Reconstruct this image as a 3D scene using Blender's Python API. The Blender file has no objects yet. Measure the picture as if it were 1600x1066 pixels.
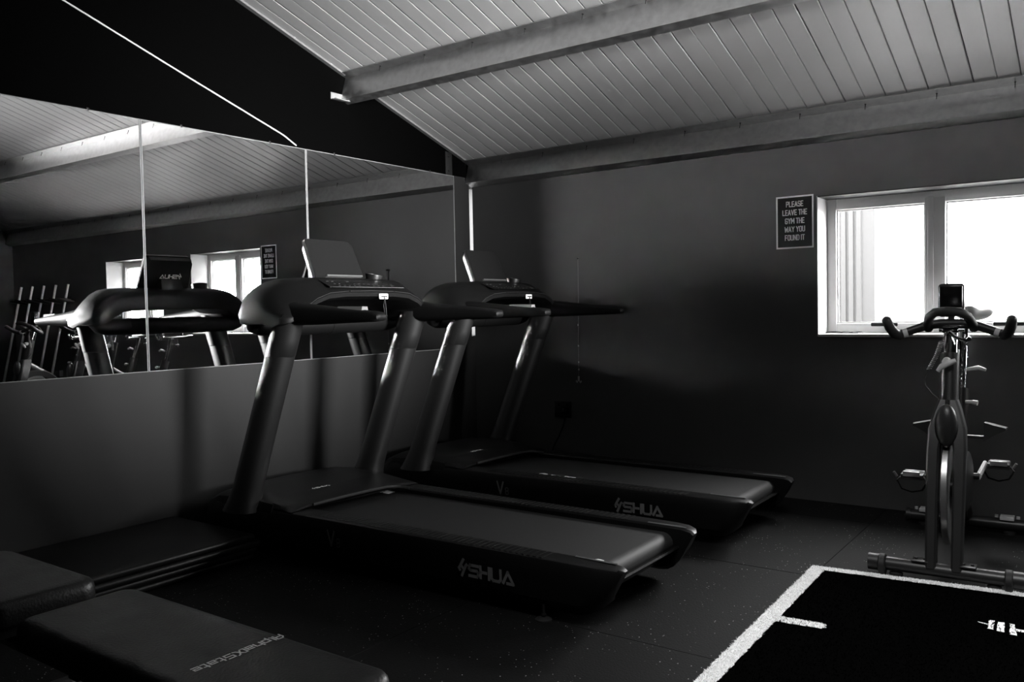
import bpy, bmesh, math, random
from math import sin, cos, pi, radians as R
from mathutils import Vector as V, Matrix as M

S = bpy.context.scene
C = S.collection
random.seed(7)

# ------------------------------------------------------------------ camera
CAM = V((3.85, 0.0, 1.12))
yaw, pitch, roll = R(35.868), R(2.1495), R(-1.118)
fwd = V((-sin(yaw) * cos(pitch), cos(yaw) * cos(pitch), -sin(pitch)))
r0 = V((cos(yaw), sin(yaw), 0)); u0 = r0.cross(fwd)
rt = cos(roll) * r0 + sin(roll) * u0; up = -sin(roll) * r0 + cos(roll) * u0
cam = bpy.data.cameras.new('camera'); co = bpy.data.objects.new('camera', cam); C.objects.link(co)
cam.sensor_width = 36; cam.lens = 1321 / 1600 * 36; cam.clip_start = .02; cam.clip_end = 200
co.matrix_world = M(((rt.x, up.x, -fwd.x, CAM.x), (rt.y, up.y, -fwd.y, CAM.y), (rt.z, up.z, -fwd.z, CAM.z), (0, 0, 0, 1)))
S.camera = co

# ------------------------------------------------------------------ sky, sun, exposure
SKY = 50.0
W = bpy.data.worlds.new('overcast sky'); S.world = W; W.use_nodes = True
bg = W.node_tree.nodes['Background']; bg.inputs[0].default_value = (1, 1, 1, 1); bg.inputs[1].default_value = SKY
S.view_settings.view_transform = 'Standard'; S.view_settings.look = 'None'
S.view_settings.gamma = 1; S.view_settings.use_curve_mapping = False
S.view_settings.exposure = 0.0
S.cycles.max_bounces = 10; S.cycles.diffuse_bounces = 5; S.cycles.glossy_bounces = 6
S.cycles.transparent_max_bounces = 12; S.cycles.sample_clamp_indirect = 60
S.cycles.caustics_reflective = True; S.cycles.blur_glossy = 0.0
S.cycles.use_denoising = True

# room data
D = 4.866                     # inner face of the far wall (y)
XR = 7.23                     # right wall
YB = -4.2                     # back wall
YR = .30                      # ridge
def ceil_z(y): return 2.802 - .32 * (abs(y - YR) + YR - 2.879)
SL = V((0, 1, -.32)).normalized()      # down the slope
NR = V((0, -.32, -1)).normalized()     # down out of the ceiling
WIN = [(2.455, 3.525, .935, 1.72), (4.01, 5.08, .935, 1.72)]

def portal(n, x0, x1, z0, z1):
    l = bpy.data.lights.new(n, 'AREA'); l.shape = 'RECTANGLE'; l.size = x1 - x0; l.size_y = z1 - z0
    l.cycles.is_portal = True
    o = bpy.data.objects.new(n, l); C.objects.link(o)
    o.location = ((x0 + x1) / 2, D + .245, (z0 + z1) / 2); o.rotation_euler = (R(-90), 0, 0)
for w in WIN: portal('daylight_portal', *w)

LAMPS = []      # area lamps outside the frame, each gets an added window frame further down
def area(n, loc, target, sx, sy, power, spread):
    l = bpy.data.lights.new(n, 'AREA'); l.shape = 'RECTANGLE'; l.size = sx; l.size_y = sy; l.energy = power; l.spread = R(spread)
    o = bpy.data.objects.new(n, l); C.objects.link(o); o.location = loc
    o.rotation_euler = (V(target) - V(loc)).to_track_quat('-Z', 'Y').to_euler(); LAMPS.append((o, sx, sy)); return o
area('rear_uplight', (3.6, YB + .12, .95), (2.8, 2.75, 3.05), 2.2, .7, 13, 30)  # added uplight for the upper ceiling and purlin, no window behind it
area('overhead_fill', (3.9, 1.5, 3.15), (3.6, 3.0, 0), 1.6, 1.0, 26, 62)  # added lamp brightening turf and top faces, the ceiling is closed above it
area('side_daylight', (7.12, 2.1, 1.75), (0, 3.2, 1.82), 1.1, .8, 66, 28)

# ------------------------------------------------------------------ materials
MT = {}
def mat(name, base, rough=.5, metal=0., spec=.5, bump=0., bscale=60., var=0., vscale=8., rvar=0., coat=0., sheen=0.):
    m = bpy.data.materials.new(name); m.use_nodes = True; nt = m.node_tree; N = nt.nodes; L = nt.links
    b = N['Principled BSDF']
    b.inputs['Base Color'].default_value = (base, base, base, 1)
    b.inputs['Roughness'].default_value = rough; b.inputs['Metallic'].default_value = metal
    b.inputs['Specular IOR Level'].default_value = spec
    b.inputs['Coat Weight'].default_value = coat
    b.inputs['Sheen Weight'].default_value = sheen
    tc = N.new('ShaderNodeTexCoord')
    if var or rvar:
        n = N.new('ShaderNodeTexNoise'); n.inputs['Scale'].default_value = vscale; n.inputs['Detail'].default_value = 6
        L.new(tc.outputs['Object'], n.inputs['Vector'])
        if var:
            r = N.new('ShaderNodeMapRange'); L.new(n.outputs['Fac'], r.inputs['Value'])
            r.inputs['From Min'].default_value = .3; r.inputs['From Max'].default_value = .7
            r.inputs['To Min'].default_value = base * (1 - var); r.inputs['To Max'].default_value = base * (1 + var)
            cc = N.new('ShaderNodeCombineColor')
            for k in range(3): L.new(r.outputs[0], cc.inputs[k])
            L.new(cc.outputs[0], b.inputs['Base Color'])
        if rvar:
            r2 = N.new('ShaderNodeMapRange'); L.new(n.outputs['Fac'], r2.inputs['Value'])
            r2.inputs['From Min'].default_value = .3; r2.inputs['From Max'].default_value = .7
            r2.inputs['To Min'].default_value = max(.02, rough - rvar); r2.inputs['To Max'].default_value = rough + rvar
            L.new(r2.outputs[0], b.inputs['Roughness'])
    if bump:
        n2 = N.new('ShaderNodeTexNoise'); n2.inputs['Scale'].default_value = bscale; n2.inputs['Detail'].default_value = 4
        L.new(tc.outputs['Object'], n2.inputs['Vector'])
        bp = N.new('ShaderNodeBump'); bp.inputs['Strength'].default_value = bump; bp.inputs['Distance'].default_value = .004
        L.new(n2.outputs['Fac'], bp.inputs['Height']); L.new(bp.outputs[0], b.inputs['Normal'])
    MT[name] = m
    return m

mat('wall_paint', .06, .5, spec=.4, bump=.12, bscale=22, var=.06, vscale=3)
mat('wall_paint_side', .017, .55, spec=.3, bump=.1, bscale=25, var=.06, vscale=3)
mat('gable_shade', .0012, .9, spec=.0)  # near-black for the upper left wall, its lack of light put into the colour
mat('ceiling_paint', .43, .45, spec=.4, var=.05, vscale=2)
mat('ceiling_trim', .14, .5)
mat('backing', .05, .8)
mat('white_paint', .34, .45, bump=.05, bscale=30)
mat('white_plastic', .55, .3, spec=.5)
mat('galvanised', .62, .4, metal=1., var=.1, vscale=28, rvar=.06, bump=.02, bscale=60)
mat('edge_grey', .2, .4)
mat('galvanised_shaded', .4, .42, metal=1., var=.12, vscale=28, rvar=.06, bump=.02, bscale=60)  # darker copy of the purlin steel, eaves shade put into its base colour
mat('steel_dark', .02, .4, metal=.5)
mat('black_plastic', .004, .4, spec=.35, bump=.03, bscale=400)
mat('black_gloss', .004, .2, spec=.5)
mat('black_satin', .004, .5, spec=.14)
mat('post_paint', .004, .45, spec=1., coat=.3)
mat('rail_black', .004, .42, spec=.3, bump=.05, bscale=300)
mat('belt_rubber', .02, .6, spec=.35, bump=.1, bscale=500, var=.05, vscale=5)
mat('bar_steel', .85, .32, metal=.9)
mat('silver', .5, .3, metal=.9)
mat('chrome', .75, .1, metal=1., rvar=.05, vscale=20)
mat('cord_grey', .12, .6)
mat('decal_grey', .17, .45)
mat('decal_white', .85, .5)
mat('screen_grey', .006, .6, spec=.1)
mat('trim_grey', .02, .5, spec=.25)
mat('turf_black', .0012, .95, spec=.0)
mat('turf_white', .85, .9, spec=.1)
mat('leather', .006, .42, spec=.4, bump=.25, bscale=160, var=.08, vscale=10, rvar=.05)
mat('mat_vinyl', .005, .42, spec=.3, bump=.1, bscale=120)
mat('poster_black', .02, .25, spec=.5, var=.1, vscale=6)
mat('bike_frame', .022, .36, metal=.3, spec=.45)
mat('bike_black', .012, .4, spec=.45)
mat('bike_light', .5, .45)
mat('rubber', .012, .6, spec=.3)
mat('cladding', .032, .5, spec=.2)
mat('render_white', .7, .7)
mat('concrete', .3, .85, var=.1, vscale=2)
mat('iron', .02, .5, metal=.3)

def rubber_floor():
    m = bpy.data.materials.new('rubber_floor'); m.use_nodes = True; N = m.node_tree.nodes; L = m.node_tree.links
    b = N['Principled BSDF']; tc = N.new('ShaderNodeTexCoord')
    g = N.new('ShaderNodeNewGeometry')
    vo = N.new('ShaderNodeTexVoronoi'); vo.inputs['Scale'].default_value = 95; L.new(g.outputs['Position'], vo.inputs['Vector'])
    lt = N.new('ShaderNodeMath'); lt.operation = 'LESS_THAN'; lt.inputs[1].default_value = .17; L.new(vo.outputs['Distance'], lt.inputs[0])
    sp = N.new('ShaderNodeSeparateColor'); L.new(vo.outputs['Color'], sp.inputs[0])
    gt = N.new('ShaderNodeMath'); gt.operation = 'GREATER_THAN'; gt.inputs[1].default_value = .86; L.new(sp.outputs[0], gt.inputs[0])
    mu = N.new('ShaderNodeMath'); mu.operation = 'MULTIPLY'; L.new(lt.outputs[0], mu.inputs[0]); L.new(gt.outputs[0], mu.inputs[1])
    n = N.new('ShaderNodeTexNoise'); n.inputs['Scale'].default_value = 3.2; L.new(g.outputs['Position'], n.inputs['Vector'])
    cl = N.new('ShaderNodeMapRange'); cl.inputs['From Min'].default_value = .42; cl.inputs['From Max'].default_value = .62; L.new(n.outputs['Fac'], cl.inputs['Value'])
    m2 = N.new('ShaderNodeMath'); m2.operation = 'MULTIPLY'; L.new(mu.outputs[0], m2.inputs[0]); L.new(cl.outputs[0], m2.inputs[1])
    mx = N.new('ShaderNodeMix'); mx.data_type = 'RGBA'
    mx.inputs['A'].default_value = (.0045, .0045, .0045, 1); mx.inputs['B'].default_value = (.6, .6, .6, 1)
    L.new(m2.outputs[0], mx.inputs['Factor']); L.new(mx.outputs['Result'], b.inputs['Base Color'])
    b.inputs['Roughness'].default_value = .7; b.inputs['Specular IOR Level'].default_value = .13
    n2 = N.new('ShaderNodeTexNoise'); n2.inputs['Scale'].default_value = 140; L.new(g.outputs['Position'], n2.inputs['Vector'])
    bp = N.new('ShaderNodeBump'); bp.inputs['Strength'].default_value = .35; bp.inputs['Distance'].default_value = .003
    L.new(n2.outputs['Fac'], bp.inputs['Height']); L.new(bp.outputs[0], b.inputs['Normal'])
    MT['rubber_floor'] = m
rubber_floor()

def mirror_glass():
    m = bpy.data.materials.new('mirror_glass'); m.use_nodes = True; N = m.node_tree.nodes; L = m.node_tree.links
    b = N['Principled BSDF']; b.inputs['Metallic'].default_value = 1; b.inputs['Base Color'].default_value = (.9, .9, .9, 1)
    b.inputs['Roughness'].default_value = 0.0
    MT['mirror_glass'] = m
mirror_glass()
def window_glass():
    m = bpy.data.materials.new('window_glass'); m.use_nodes = True; N = m.node_tree.nodes; L = m.node_tree.links
    out = N['Material Output']; N.remove(N['Principled BSDF'])
    t = N.new('ShaderNodeBsdfTransparent'); t.inputs[0].default_value = (.94, .94, .94, 1)
    g = N.new('ShaderNodeBsdfGlossy'); g.inputs['Roughness'].default_value = .01
    lw = N.new('ShaderNodeLayerWeight'); lw.inputs['Blend'].default_value = .5
    pw = N.new('ShaderNodeMath'); pw.operation = 'POWER'; pw.inputs[1].default_value = 5; L.new(lw.outputs['Facing'], pw.inputs[0])
    f = N.new('ShaderNodeMath'); f.operation = 'MULTIPLY_ADD'; f.inputs[1].default_value = .7; f.inputs[2].default_value = .03; L.new(pw.outputs[0], f.inputs[0])
    mx = N.new('ShaderNodeMixShader'); L.new(f.outputs[0], mx.inputs[0]); L.new(t.outputs[0], mx.inputs[1]); L.new(g.outputs[0], mx.inputs[2])
    L.new(mx.outputs[0], out.inputs[0]); MT['window_glass'] = m
window_glass()

def translucent():
    m = bpy.data.materials.new('translucent_strip'); m.use_nodes = True; N = m.node_tree.nodes; L = m.node_tree.links
    out = N['Material Output']; N.remove(N['Principled BSDF'])
    t = N.new('ShaderNodeBsdfTranslucent'); t.inputs[0].default_value = (.16, .16, .16, 1)
    L.new(t.outputs[0], out.inputs[0]); MT['translucent_strip'] = m
translucent()
# ------------------------------------------------------------------ mesh helpers
class B:
    def __init__(s, origin=(0, 0, 0)):
        s.bm = bmesh.new(); s.o = V(origin)
    def box(s, x0, x1, y0, y1, z0, z1, bev=0., seg=2, m=None):
        t = bmesh.new(); bmesh.ops.create_cube(t, size=1)
        bmesh.ops.scale(t, vec=(x1 - x0, y1 - y0, z1 - z0), verts=t.verts)
        if bev: bmesh.ops.bevel(t, geom=t.edges[:], offset=bev, segments=seg, affect='EDGES', profile=.5)
        bmesh.ops.translate(t, vec=((x0 + x1) / 2, (y0 + y1) / 2, (z0 + z1) / 2), verts=t.verts)
        if m is not None: bmesh.ops.transform(t, matrix=m, verts=t.verts)
        s.add(t); return s
    def add(s, t):
        d = {}
        for v in t.verts: d[v] = s.bm.verts.new(v.co)
        for f in t.faces:
            try: s.bm.faces.new([d[v] for v in f.verts])
            except ValueError: pass
        t.free()
    def loft(s, secs, closed=True, caps=True):
        rows = [[s.bm.verts.new(V(p)) for p in sec] for sec in secs]
        n = len(rows[0])
        for a, b in zip(rows, rows[1:]):
            for i in range(n if closed else n - 1):
                j = (i + 1) % n
                s.bm.faces.new((a[i], a[j], b[j], b[i]))
        if caps and closed:
            s.bm.faces.new(rows[0][::-1]); s.bm.faces.new(rows[-1])
        return s
    def tube(s, pts, r, n=12, b=None, side=None, caps=True):
        """r: radius or list; b: second half axis (along 'side'), may be list"""
        pts = [V(p) for p in pts]; k = len(pts)
        rs = r if isinstance(r, (list, tuple)) else [r] * k
        bs = rs if b is None else (b if isinstance(b, (list, tuple)) else [b] * k)
        secs = []; prev = V(side) if side else None
        for i, p in enumerate(pts):
            t = (pts[min(i + 1, k - 1)] - pts[max(i - 1, 0)]).normalized()
            a = prev if prev is not None else (V((0, 0, 1)) if abs(t.z) < .9 else V((0, 1, 0)))
            a = (a - t * a.dot(t)).normalized(); prev = a
            c = t.cross(a)
            secs.append([p + a * bs[i] * cos(2 * pi * j / n) + c * rs[i] * sin(2 * pi * j / n) for j in range(n)])
        return s.loft(secs, caps=caps)
    def cyl(s, p0, p1, r0, r1=None, n=16):
        return s.tube([p0, p1], [r0, r0 if r1 is None else r1], n)
    def rings(s, c, axis, prof, n=24):
        """lathe: prof list of (along, radius)"""
        c = V(c); ax = V(axis).normalized(); a = ax.orthogonal().normalized(); b = ax.cross(a)
        return s.loft([[c + ax * h + (a * cos(2 * pi * j / n) + b * sin(2 * pi * j / n)) * max(q, 1e-4) for j in range(n)] for h, q in prof])
    def poly(s, pts, depth=None):
        """flat polygon, or a slab when depth (a vector) is given"""
        pts = [V(p) for p in pts]
        a = [s.bm.verts.new(p) for p in pts]
        if depth is None: s.bm.faces.new(a); return s
        d = V(depth); b = [s.bm.verts.new(p + d) for p in pts]; n = len(a)
        s.bm.faces.new(a[::-1]); s.bm.faces.new(b)
        for i in range(n): s.bm.faces.new((a[i], a[(i + 1) % n], b[(i + 1) % n], b[i]))
        return s
    def ell(s, c, r, nu=16, nv=10):
        c = V(c)
        secs = []
        for i in range(nv + 1):
            th = pi * i / nv
            th = min(max(th, .02), pi - .02)
            secs.append([c + V((r[0] * sin(th) * cos(2 * pi * j / nu), r[1] * sin(th) * sin(2 * pi * j / nu), r[2] * cos(th))) for j in range(nu)])
        return s.loft(secs)
    def text(s, txt, origin, xd, yd, h, th, adv=.2, wide=1., font=None, lift=.0006):
        """stroke lettering on the plane (xd, yd), cap height h"""
        font = font or GL
        o = V(origin); xd = V(xd).normalized(); yd = V(yd).normalized(); nz = xd.cross(yd).normalized()
        x = 0.
        for ch in txt:
            if ch == ' ': x += .45 * wide; continue
            w, st = font[ch]
            for pl in st:
                for (ax, ay), (bx, by) in zip(pl, pl[1:]):
                    p = V(((x + ax * wide), ay)); q = V(((x + bx * wide), by))
                    d = (q - p)
                    if d.length < 1e-6: continue
                    d.normalize(); nn = V((-d.y, d.x)) * th / 2; e = d * th / 2 * .85
                    quad = [p - e + nn, p - e - nn, q + e - nn, q + e + nn]
                    vs = [s.bm.verts.new(o + xd * (u.x * h) + yd * (u.y * h) + nz * lift) for u in quad]
                    s.bm.faces.new(vs)
            x += (w * wide + adv)
        return (x - adv) * h
    def build(s, name, m, parent=None, ang=38, label=None, recalc=True):
        if recalc: bmesh.ops.recalc_face_normals(s.bm, faces=s.bm.faces)
        if s.o.length: bmesh.ops.translate(s.bm, vec=-s.o, verts=s.bm.verts)
        me = bpy.data.meshes.new(name); s.bm.to_mesh(me); s.bm.free()
        me.materials.append(MT[m])
        if ang: me.shade_smooth(); me.set_sharp_from_angle(angle=R(ang))
        else: me.shade_flat()
        o = bpy.data.objects.new(name, me); C.objects.link(o)
        if parent is not None: o.parent = parent
        else: o.location = s.o
        if label: o['label'] = label
        return o

def tag(o, label, cat, group=None):
    o['label'] = label; o['category'] = cat
    if group: o['group'] = group
    return o
def thing(name, loc, label, cat, group=None, rz=0):
    o = bpy.data.objects.new(name, None); C.objects.link(o); o.location = loc; o.rotation_euler = (0, 0, rz); o.empty_display_size = .1
    return tag(o, label, cat, group)
def struct(o): o['kind'] = 'structure'; return o
def copy_tree(o, parent=None):
    c = o.copy(); C.objects.link(c)
    if parent is not None: c.parent = parent
    for ch in list(o.children): copy_tree(ch, c)
    return c

# stroke letters: (width, [polylines]) on a cap height of 1
GL = {
 'P': (.55, [[(0, 0), (0, 1), (.42, 1), (.55, .88), (.55, .6), (.42, .48), (0, .48)]]),
 'L': (.5, [[(0, 1), (0, 0), (.5, 0)]]),
 'E': (.5, [[(.5, 1), (0, 1), (0, 0), (.5, 0)], [(0, .5), (.42, .5)]]),
 'A': (.62, [[(0, 0), (.31, 1), (.62, 0)], [(.1, .3), (.52, .3)]]),
 'S': (.54, [[(.54, .84), (.42, 1), (.12, 1), (0, .88), (0, .62), (.12, .52), (.42, .48), (.54, .38), (.54, .12), (.42, 0), (.12, 0), (0, .16)]]),
 'V': (.62, [[(0, 1), (.31, 0), (.62, 1)]]), 'T': (.56, [[(0, 1), (.56, 1)], [(.28, 1), (.28, 0)]]),
 'H': (.56, [[(0, 0), (0, 1)], [(.56, 0), (.56, 1)], [(0, .5), (.56, .5)]]),
 'G': (.56, [[(.56, .84), (.44, 1), (.12, 1), (0, .86), (0, .14), (.12, 0), (.44, 0), (.56, .14), (.56, .46), (.3, .46)]]),
 'Y': (.6, [[(0, 1), (.3, .5), (.6, 1)], [(.3, .5), (.3, 0)]]),
 'M': (.72, [[(0, 0), (0, 1), (.36, .35), (.72, 1), (.72, 0)]]),
 'W': (.8, [[(0, 1), (.12, 0), (.4, .7), (.68, 0), (.8, 1)]]),
 'O': (.56, [[(.12, 0), (0, .14), (0, .86), (.12, 1), (.44, 1), (.56, .86), (.56, .14), (.44, 0), (.12, 0)]]),
 'U': (.56, [[(0, 1), (0, .14), (.12, 0), (.44, 0), (.56, .14), (.56, 1)]]),
 'F': (.5, [[(.5, 1), (0, 1), (0, 0)], [(0, .5), (.42, .5)]]),
 'N': (.58, [[(0, 0), (0, 1), (.58, 0), (.58, 1)]]),
 'D': (.56, [[(0, 0), (0, 1), (.4, 1), (.56, .84), (.56, .16), (.4, 0), (0, 0)]]),
 'I': (.02, [[(0.01, 0), (0.01, 1)]]),
 '8': (.5, [[(.12, .52), (0, .66), (0, .88), (.12, 1), (.38, 1), (.5, .88), (.5, .66), (.38, .52), (.12, .52), (0, .38), (0, .12), (.12, 0), (.38, 0), (.5, .12), (.5, .38), (.38, .52)]]),
}
LOGO = {   # wide technical letters and the slanted double stroke emblem
 '*': (.98, [[(.62, 1.32), (.12, .52), (.2, .36)], [(.33, .78), (.62, .5)], [(.98, .9), (.86, .78), (.42, -.12)]]),
 'S': (1.0, [[(1., .95), (.15, .95), (0, .82), (0, .62), (.15, .5), (.85, .5), (1., .38), (1., .14), (.88, 0), (0, 0)]]),
 'H': (.92, [[(0, 0), (0, 1)], [(0, .5), (.62, .5)], [(.92, 0), (.92, 1)]]),
 'U': (.98, [[(0, 1), (0, .18), (.18, 0), (.8, 0), (.98, .18), (.98, 1)]]),
 'A': (1.05, [[(0, 0), (.5, .95), (1.05, 0), (.42, 0)]]),
}
SQ = {    # squared lower case for the bench
 'A': (.8, [[(0, 0), (0, .7), (.25, 1), (.8, 1), (.8, 0)], [(0, .42), (.8, .42)]]),
 'l': (.16, [[(.0, 1), (.0, .1), (.16, 0)]]),
 'p': (.72, [[(0, -.3), (0, .7), (.72, .7), (.72, 0), (0, 0)]]),
 'h': (.72, [[(0, 0), (0, 1)], [(0, .7), (.72, .7), (.72, 0)]]),
 'a': (.72, [[(.05, .7), (.72, .7), (.72, 0), (0, 0), (0, .36), (.72, .36)]]),
 '@': (1.2, [[(1.2, 1.1), (.95, .95), (.45, .1), (.3, 0), (0, 0), (0, .95), (.35, .95), (.55, .8)], [(.55, .8), (.95, .1), (1.2, 0)]]),
 'S': (.8, [[(.8, 1), (0, 1), (0, .5), (.8, .5), (.8, 0), (0, 0)]]),
 't': (.5, [[(.12, 1), (.12, 0), (.5, 0)], [(0, .7), (.5, .7)]]),
 'e': (.72, [[(.72, 0), (0, 0), (0, .7), (.72, .7), (.72, .36), (0, .36)]]),
}

# ------------------------------------------------------------------ room shell
def wall_far():
    b = B(); y0, y1 = D, D + .25
    xs = [0.0, WIN[0][0], WIN[0][1], WIN[1][0], WIN[1][1], XR + .2]; zt = 2.4
    z0, z1 = WIN[0][2], WIN[0][3]
    for i in range(5):
        if i in (1, 3):
            b.box(xs[i], xs[i + 1], y0, y1, -.1, z0); b.box(xs[i], xs[i + 1], y0, y1, z1, zt)
        else: b.box(xs[i], xs[i + 1], y0, y1, -.1, zt)
    return struct(b.build('wall_far', 'wall_paint', ang=0))
wall_far()
b = B()
e = .03
def gable(y0, y1): return [(0, y0, -.1), (0, y1, -.1), (0, y1, ceil_z(y1) + e), (0, YR, ceil_z(YR) + e), (0, y0, ceil_z(y0) + e)]
b.poly(gable(YB, 4.828), (-.2, 0, 0))
b.poly([(0, 4.828, -.1), (0, 5.116, -.1), (0, 5.116, .93), (0, 4.828, .93)], (-.2, 0, 0))
b.poly([(0, 4.828, 2.02), (0, 5.116, 2.02), (0, 5.116, 2.4), (0, 4.828, 2.4)], (-.2, 0, 0))
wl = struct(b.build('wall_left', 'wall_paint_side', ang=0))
b = B(); b.poly([(.0015, YB, 2.074), (.0015, 4.80, 2.074), (.0015, 4.80, ceil_z(4.80)), (.0015, YR, ceil_z(YR)), (.0015, YB, ceil_z(YB))], (-.001, 0, 0)); b.build('shaded_gable', 'gable_shade', wl, ang=0, label='sheet darkening the gable above the mirrors, shade put into its colour')
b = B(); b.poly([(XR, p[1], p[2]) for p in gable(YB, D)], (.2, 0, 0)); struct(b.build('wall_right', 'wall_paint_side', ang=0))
b = B(); b.box(-.2, XR + .2, YB - .25, YB, -.1, ceil_z(YB) + .1)
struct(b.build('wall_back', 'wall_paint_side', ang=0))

b = B((-.1, 4.833, .93)); b.box(-.10, -.094, 4.829, 5.1, .93, 2.02)  # added translucent strip: sky through a wall slit makes the bright corner line
o = struct(b.build('window_6', 'translucent_strip', ang=0)); o['label'] = 'narrow frosted strip added to make the bright line in the room corner'
# ceiling: dark backing slab with every liner board as its own part
b = B()
for y0, y1 in ((YR, D + .27), (YB - .27, YR)):
    b.poly([(-.2, y0, ceil_z(y0) + .022), (XR + .2, y0, ceil_z(y0) + .022), (XR + .2, y1, ceil_z(y1) + .022), (-.2, y1, ceil_z(y1) + .022)], (0, 0, .12))
ceiling = struct(b.build('ceiling', 'backing', ang=0))
PIT = .1014
def board_mesh():
    b = B(); w = PIT; g = .0018; c = .0032
    sec = [(g, .014), (g, c), (g + c, 0), (w / 2, -.0004), (w - g - c, 0), (w - g, c), (w - g, .014)]
    ends = (YR, D + .02)
    b.loft([[V((x, y, ceil_z(y) + z)) for x, z in sec] for y in ends])
    return b.build('board', 'ceiling_paint', ceiling, ang=20)
bd = board_mesh()
nb = int(XR / PIT) + 1
for k in range(nb):
    o = bd if k == 0 else bd.copy()
    if k: C.objects.link(o)
    o.location = (k * PIT + (.0015 if k % 6 == 2 else 0), 0, (0.0012 * random.random()))
b = B()
for (ya, yb) in ((1.6, 3.62), (3.70, 4.79)):
    b.poly([(0.002, ya, ceil_z(ya)), (0.03, ya, ceil_z(ya)), (0.03, yb, ceil_z(yb)), (0.002, yb, ceil_z(yb))], (0, 0, -.012))
struct(b.build('trim_1', 'ceiling_trim', ang=0))['label'] = 'pale edge strip along the ceiling at the mirror wall'

# galvanised Z purlins
def purlin(yb_, zb_, depth, fl, x0, x1, name, screws, m='galvanised'):
    """web bottom front edge at (yb_, zb_)"""
    bt = V((0, yb_, zb_)); tp = bt - NR * depth; t = .004
    b = B()
    lip = .016
    sec = [tp - SL * fl + NR * .004, tp - SL * fl, tp, bt, bt + SL * fl, bt + SL * fl - NR * lip]
    inn = [p.copy() for p in sec]
    q = [sec[0] + SL * t, sec[1] + SL * t + NR * .0038, tp + SL * t + NR * t, bt + SL * t - NR * t, bt + SL * (fl - t) - NR * t, sec[5] - SL * t]
    prof = sec + q[::-1]
    b.loft([[V((x, p.y, p.z)) for p in prof] for x in (x0, x1)])
    o = struct(b.build(name, m, ang=30))
    if screws:
        sb = B(); p = tp - SL * .03
        sb.cyl(p - NR * .002, p + NR * .035, .0022, .0015, 6)
        sb.cyl(p + NR * .0005, p + NR * .004, .006, .006, 6)
        so = sb.build('screw', 'steel_dark', o)
        for k in range(1, 20):
            c = so.copy(); C.objects.link(c); c.location = (.344 * k, 0, 0)
        so.location = (0, 0, 0)
        so.data.transform(M.Translation((.324, 0, 0)))
    return o
p1 = purlin(3.600, 2.407, .150, .06, .0, XR, 'trim_2', True); p1['label'] = 'galvanised steel purlin crossing the middle of the ceiling'
p2 = purlin(4.785, 2.035, .140, .078, .0, XR, 'trim_3', True, 'galvanised_shaded'); p2['label'] = 'galvanised steel eaves purlin above the window wall'
b = B(); b.box(.001, .05, 3.52, 3.64, 2.395, 2.40, .001); b.box(.001, .006, 3.52, 3.64, 2.395, 2.44, .001)
b.build('bracket', 'edge_grey', p1)
b = B(); b.box(0, .006, 4.567, 4.637, 2.072, 2.232, .001)
for z in (2.1, 2.2): b.cyl((.004, 4.6, z), (.011, 4.6, z), .008, n=6)
tag(b.build('wall_bracket', 'steel_dark'), 'small galvanised plate on the black wall above the corner end of the mirrors', 'bracket')

# floor slab with rubber tiles
b = B(); b.box(-.2, XR + .2, YB - .2, D + .25, -.1, -.012); floor = struct(b.build('floor', 'backing', ang=0))
fx = [0, .82] + [.82 + k for k in range(1, 7)] + [XR]
fy = [YB] + [-3.5 + k for k in range(0, 9)] + [D]
tcache = {}
for i in range(len(fx) - 1):
    for j in range(len(fy) - 1):
        w, h = fx[i + 1] - fx[i], fy[j + 1] - fy[j]; key = (round(w, 3), round(h, 3))
        if key not in tcache:
            b = B(); b.box(.0012, w - .0012, .0012, h - .0012, -.012, 0, .0015, 1); t = b.build('tile', 'rubber_floor', floor, ang=30); tcache[key] = t
        else:
            t = tcache[key].copy(); C.objects.link(t)
        t.location = (fx[i], fy[j], random.uniform(-.0012, 0))

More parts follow.
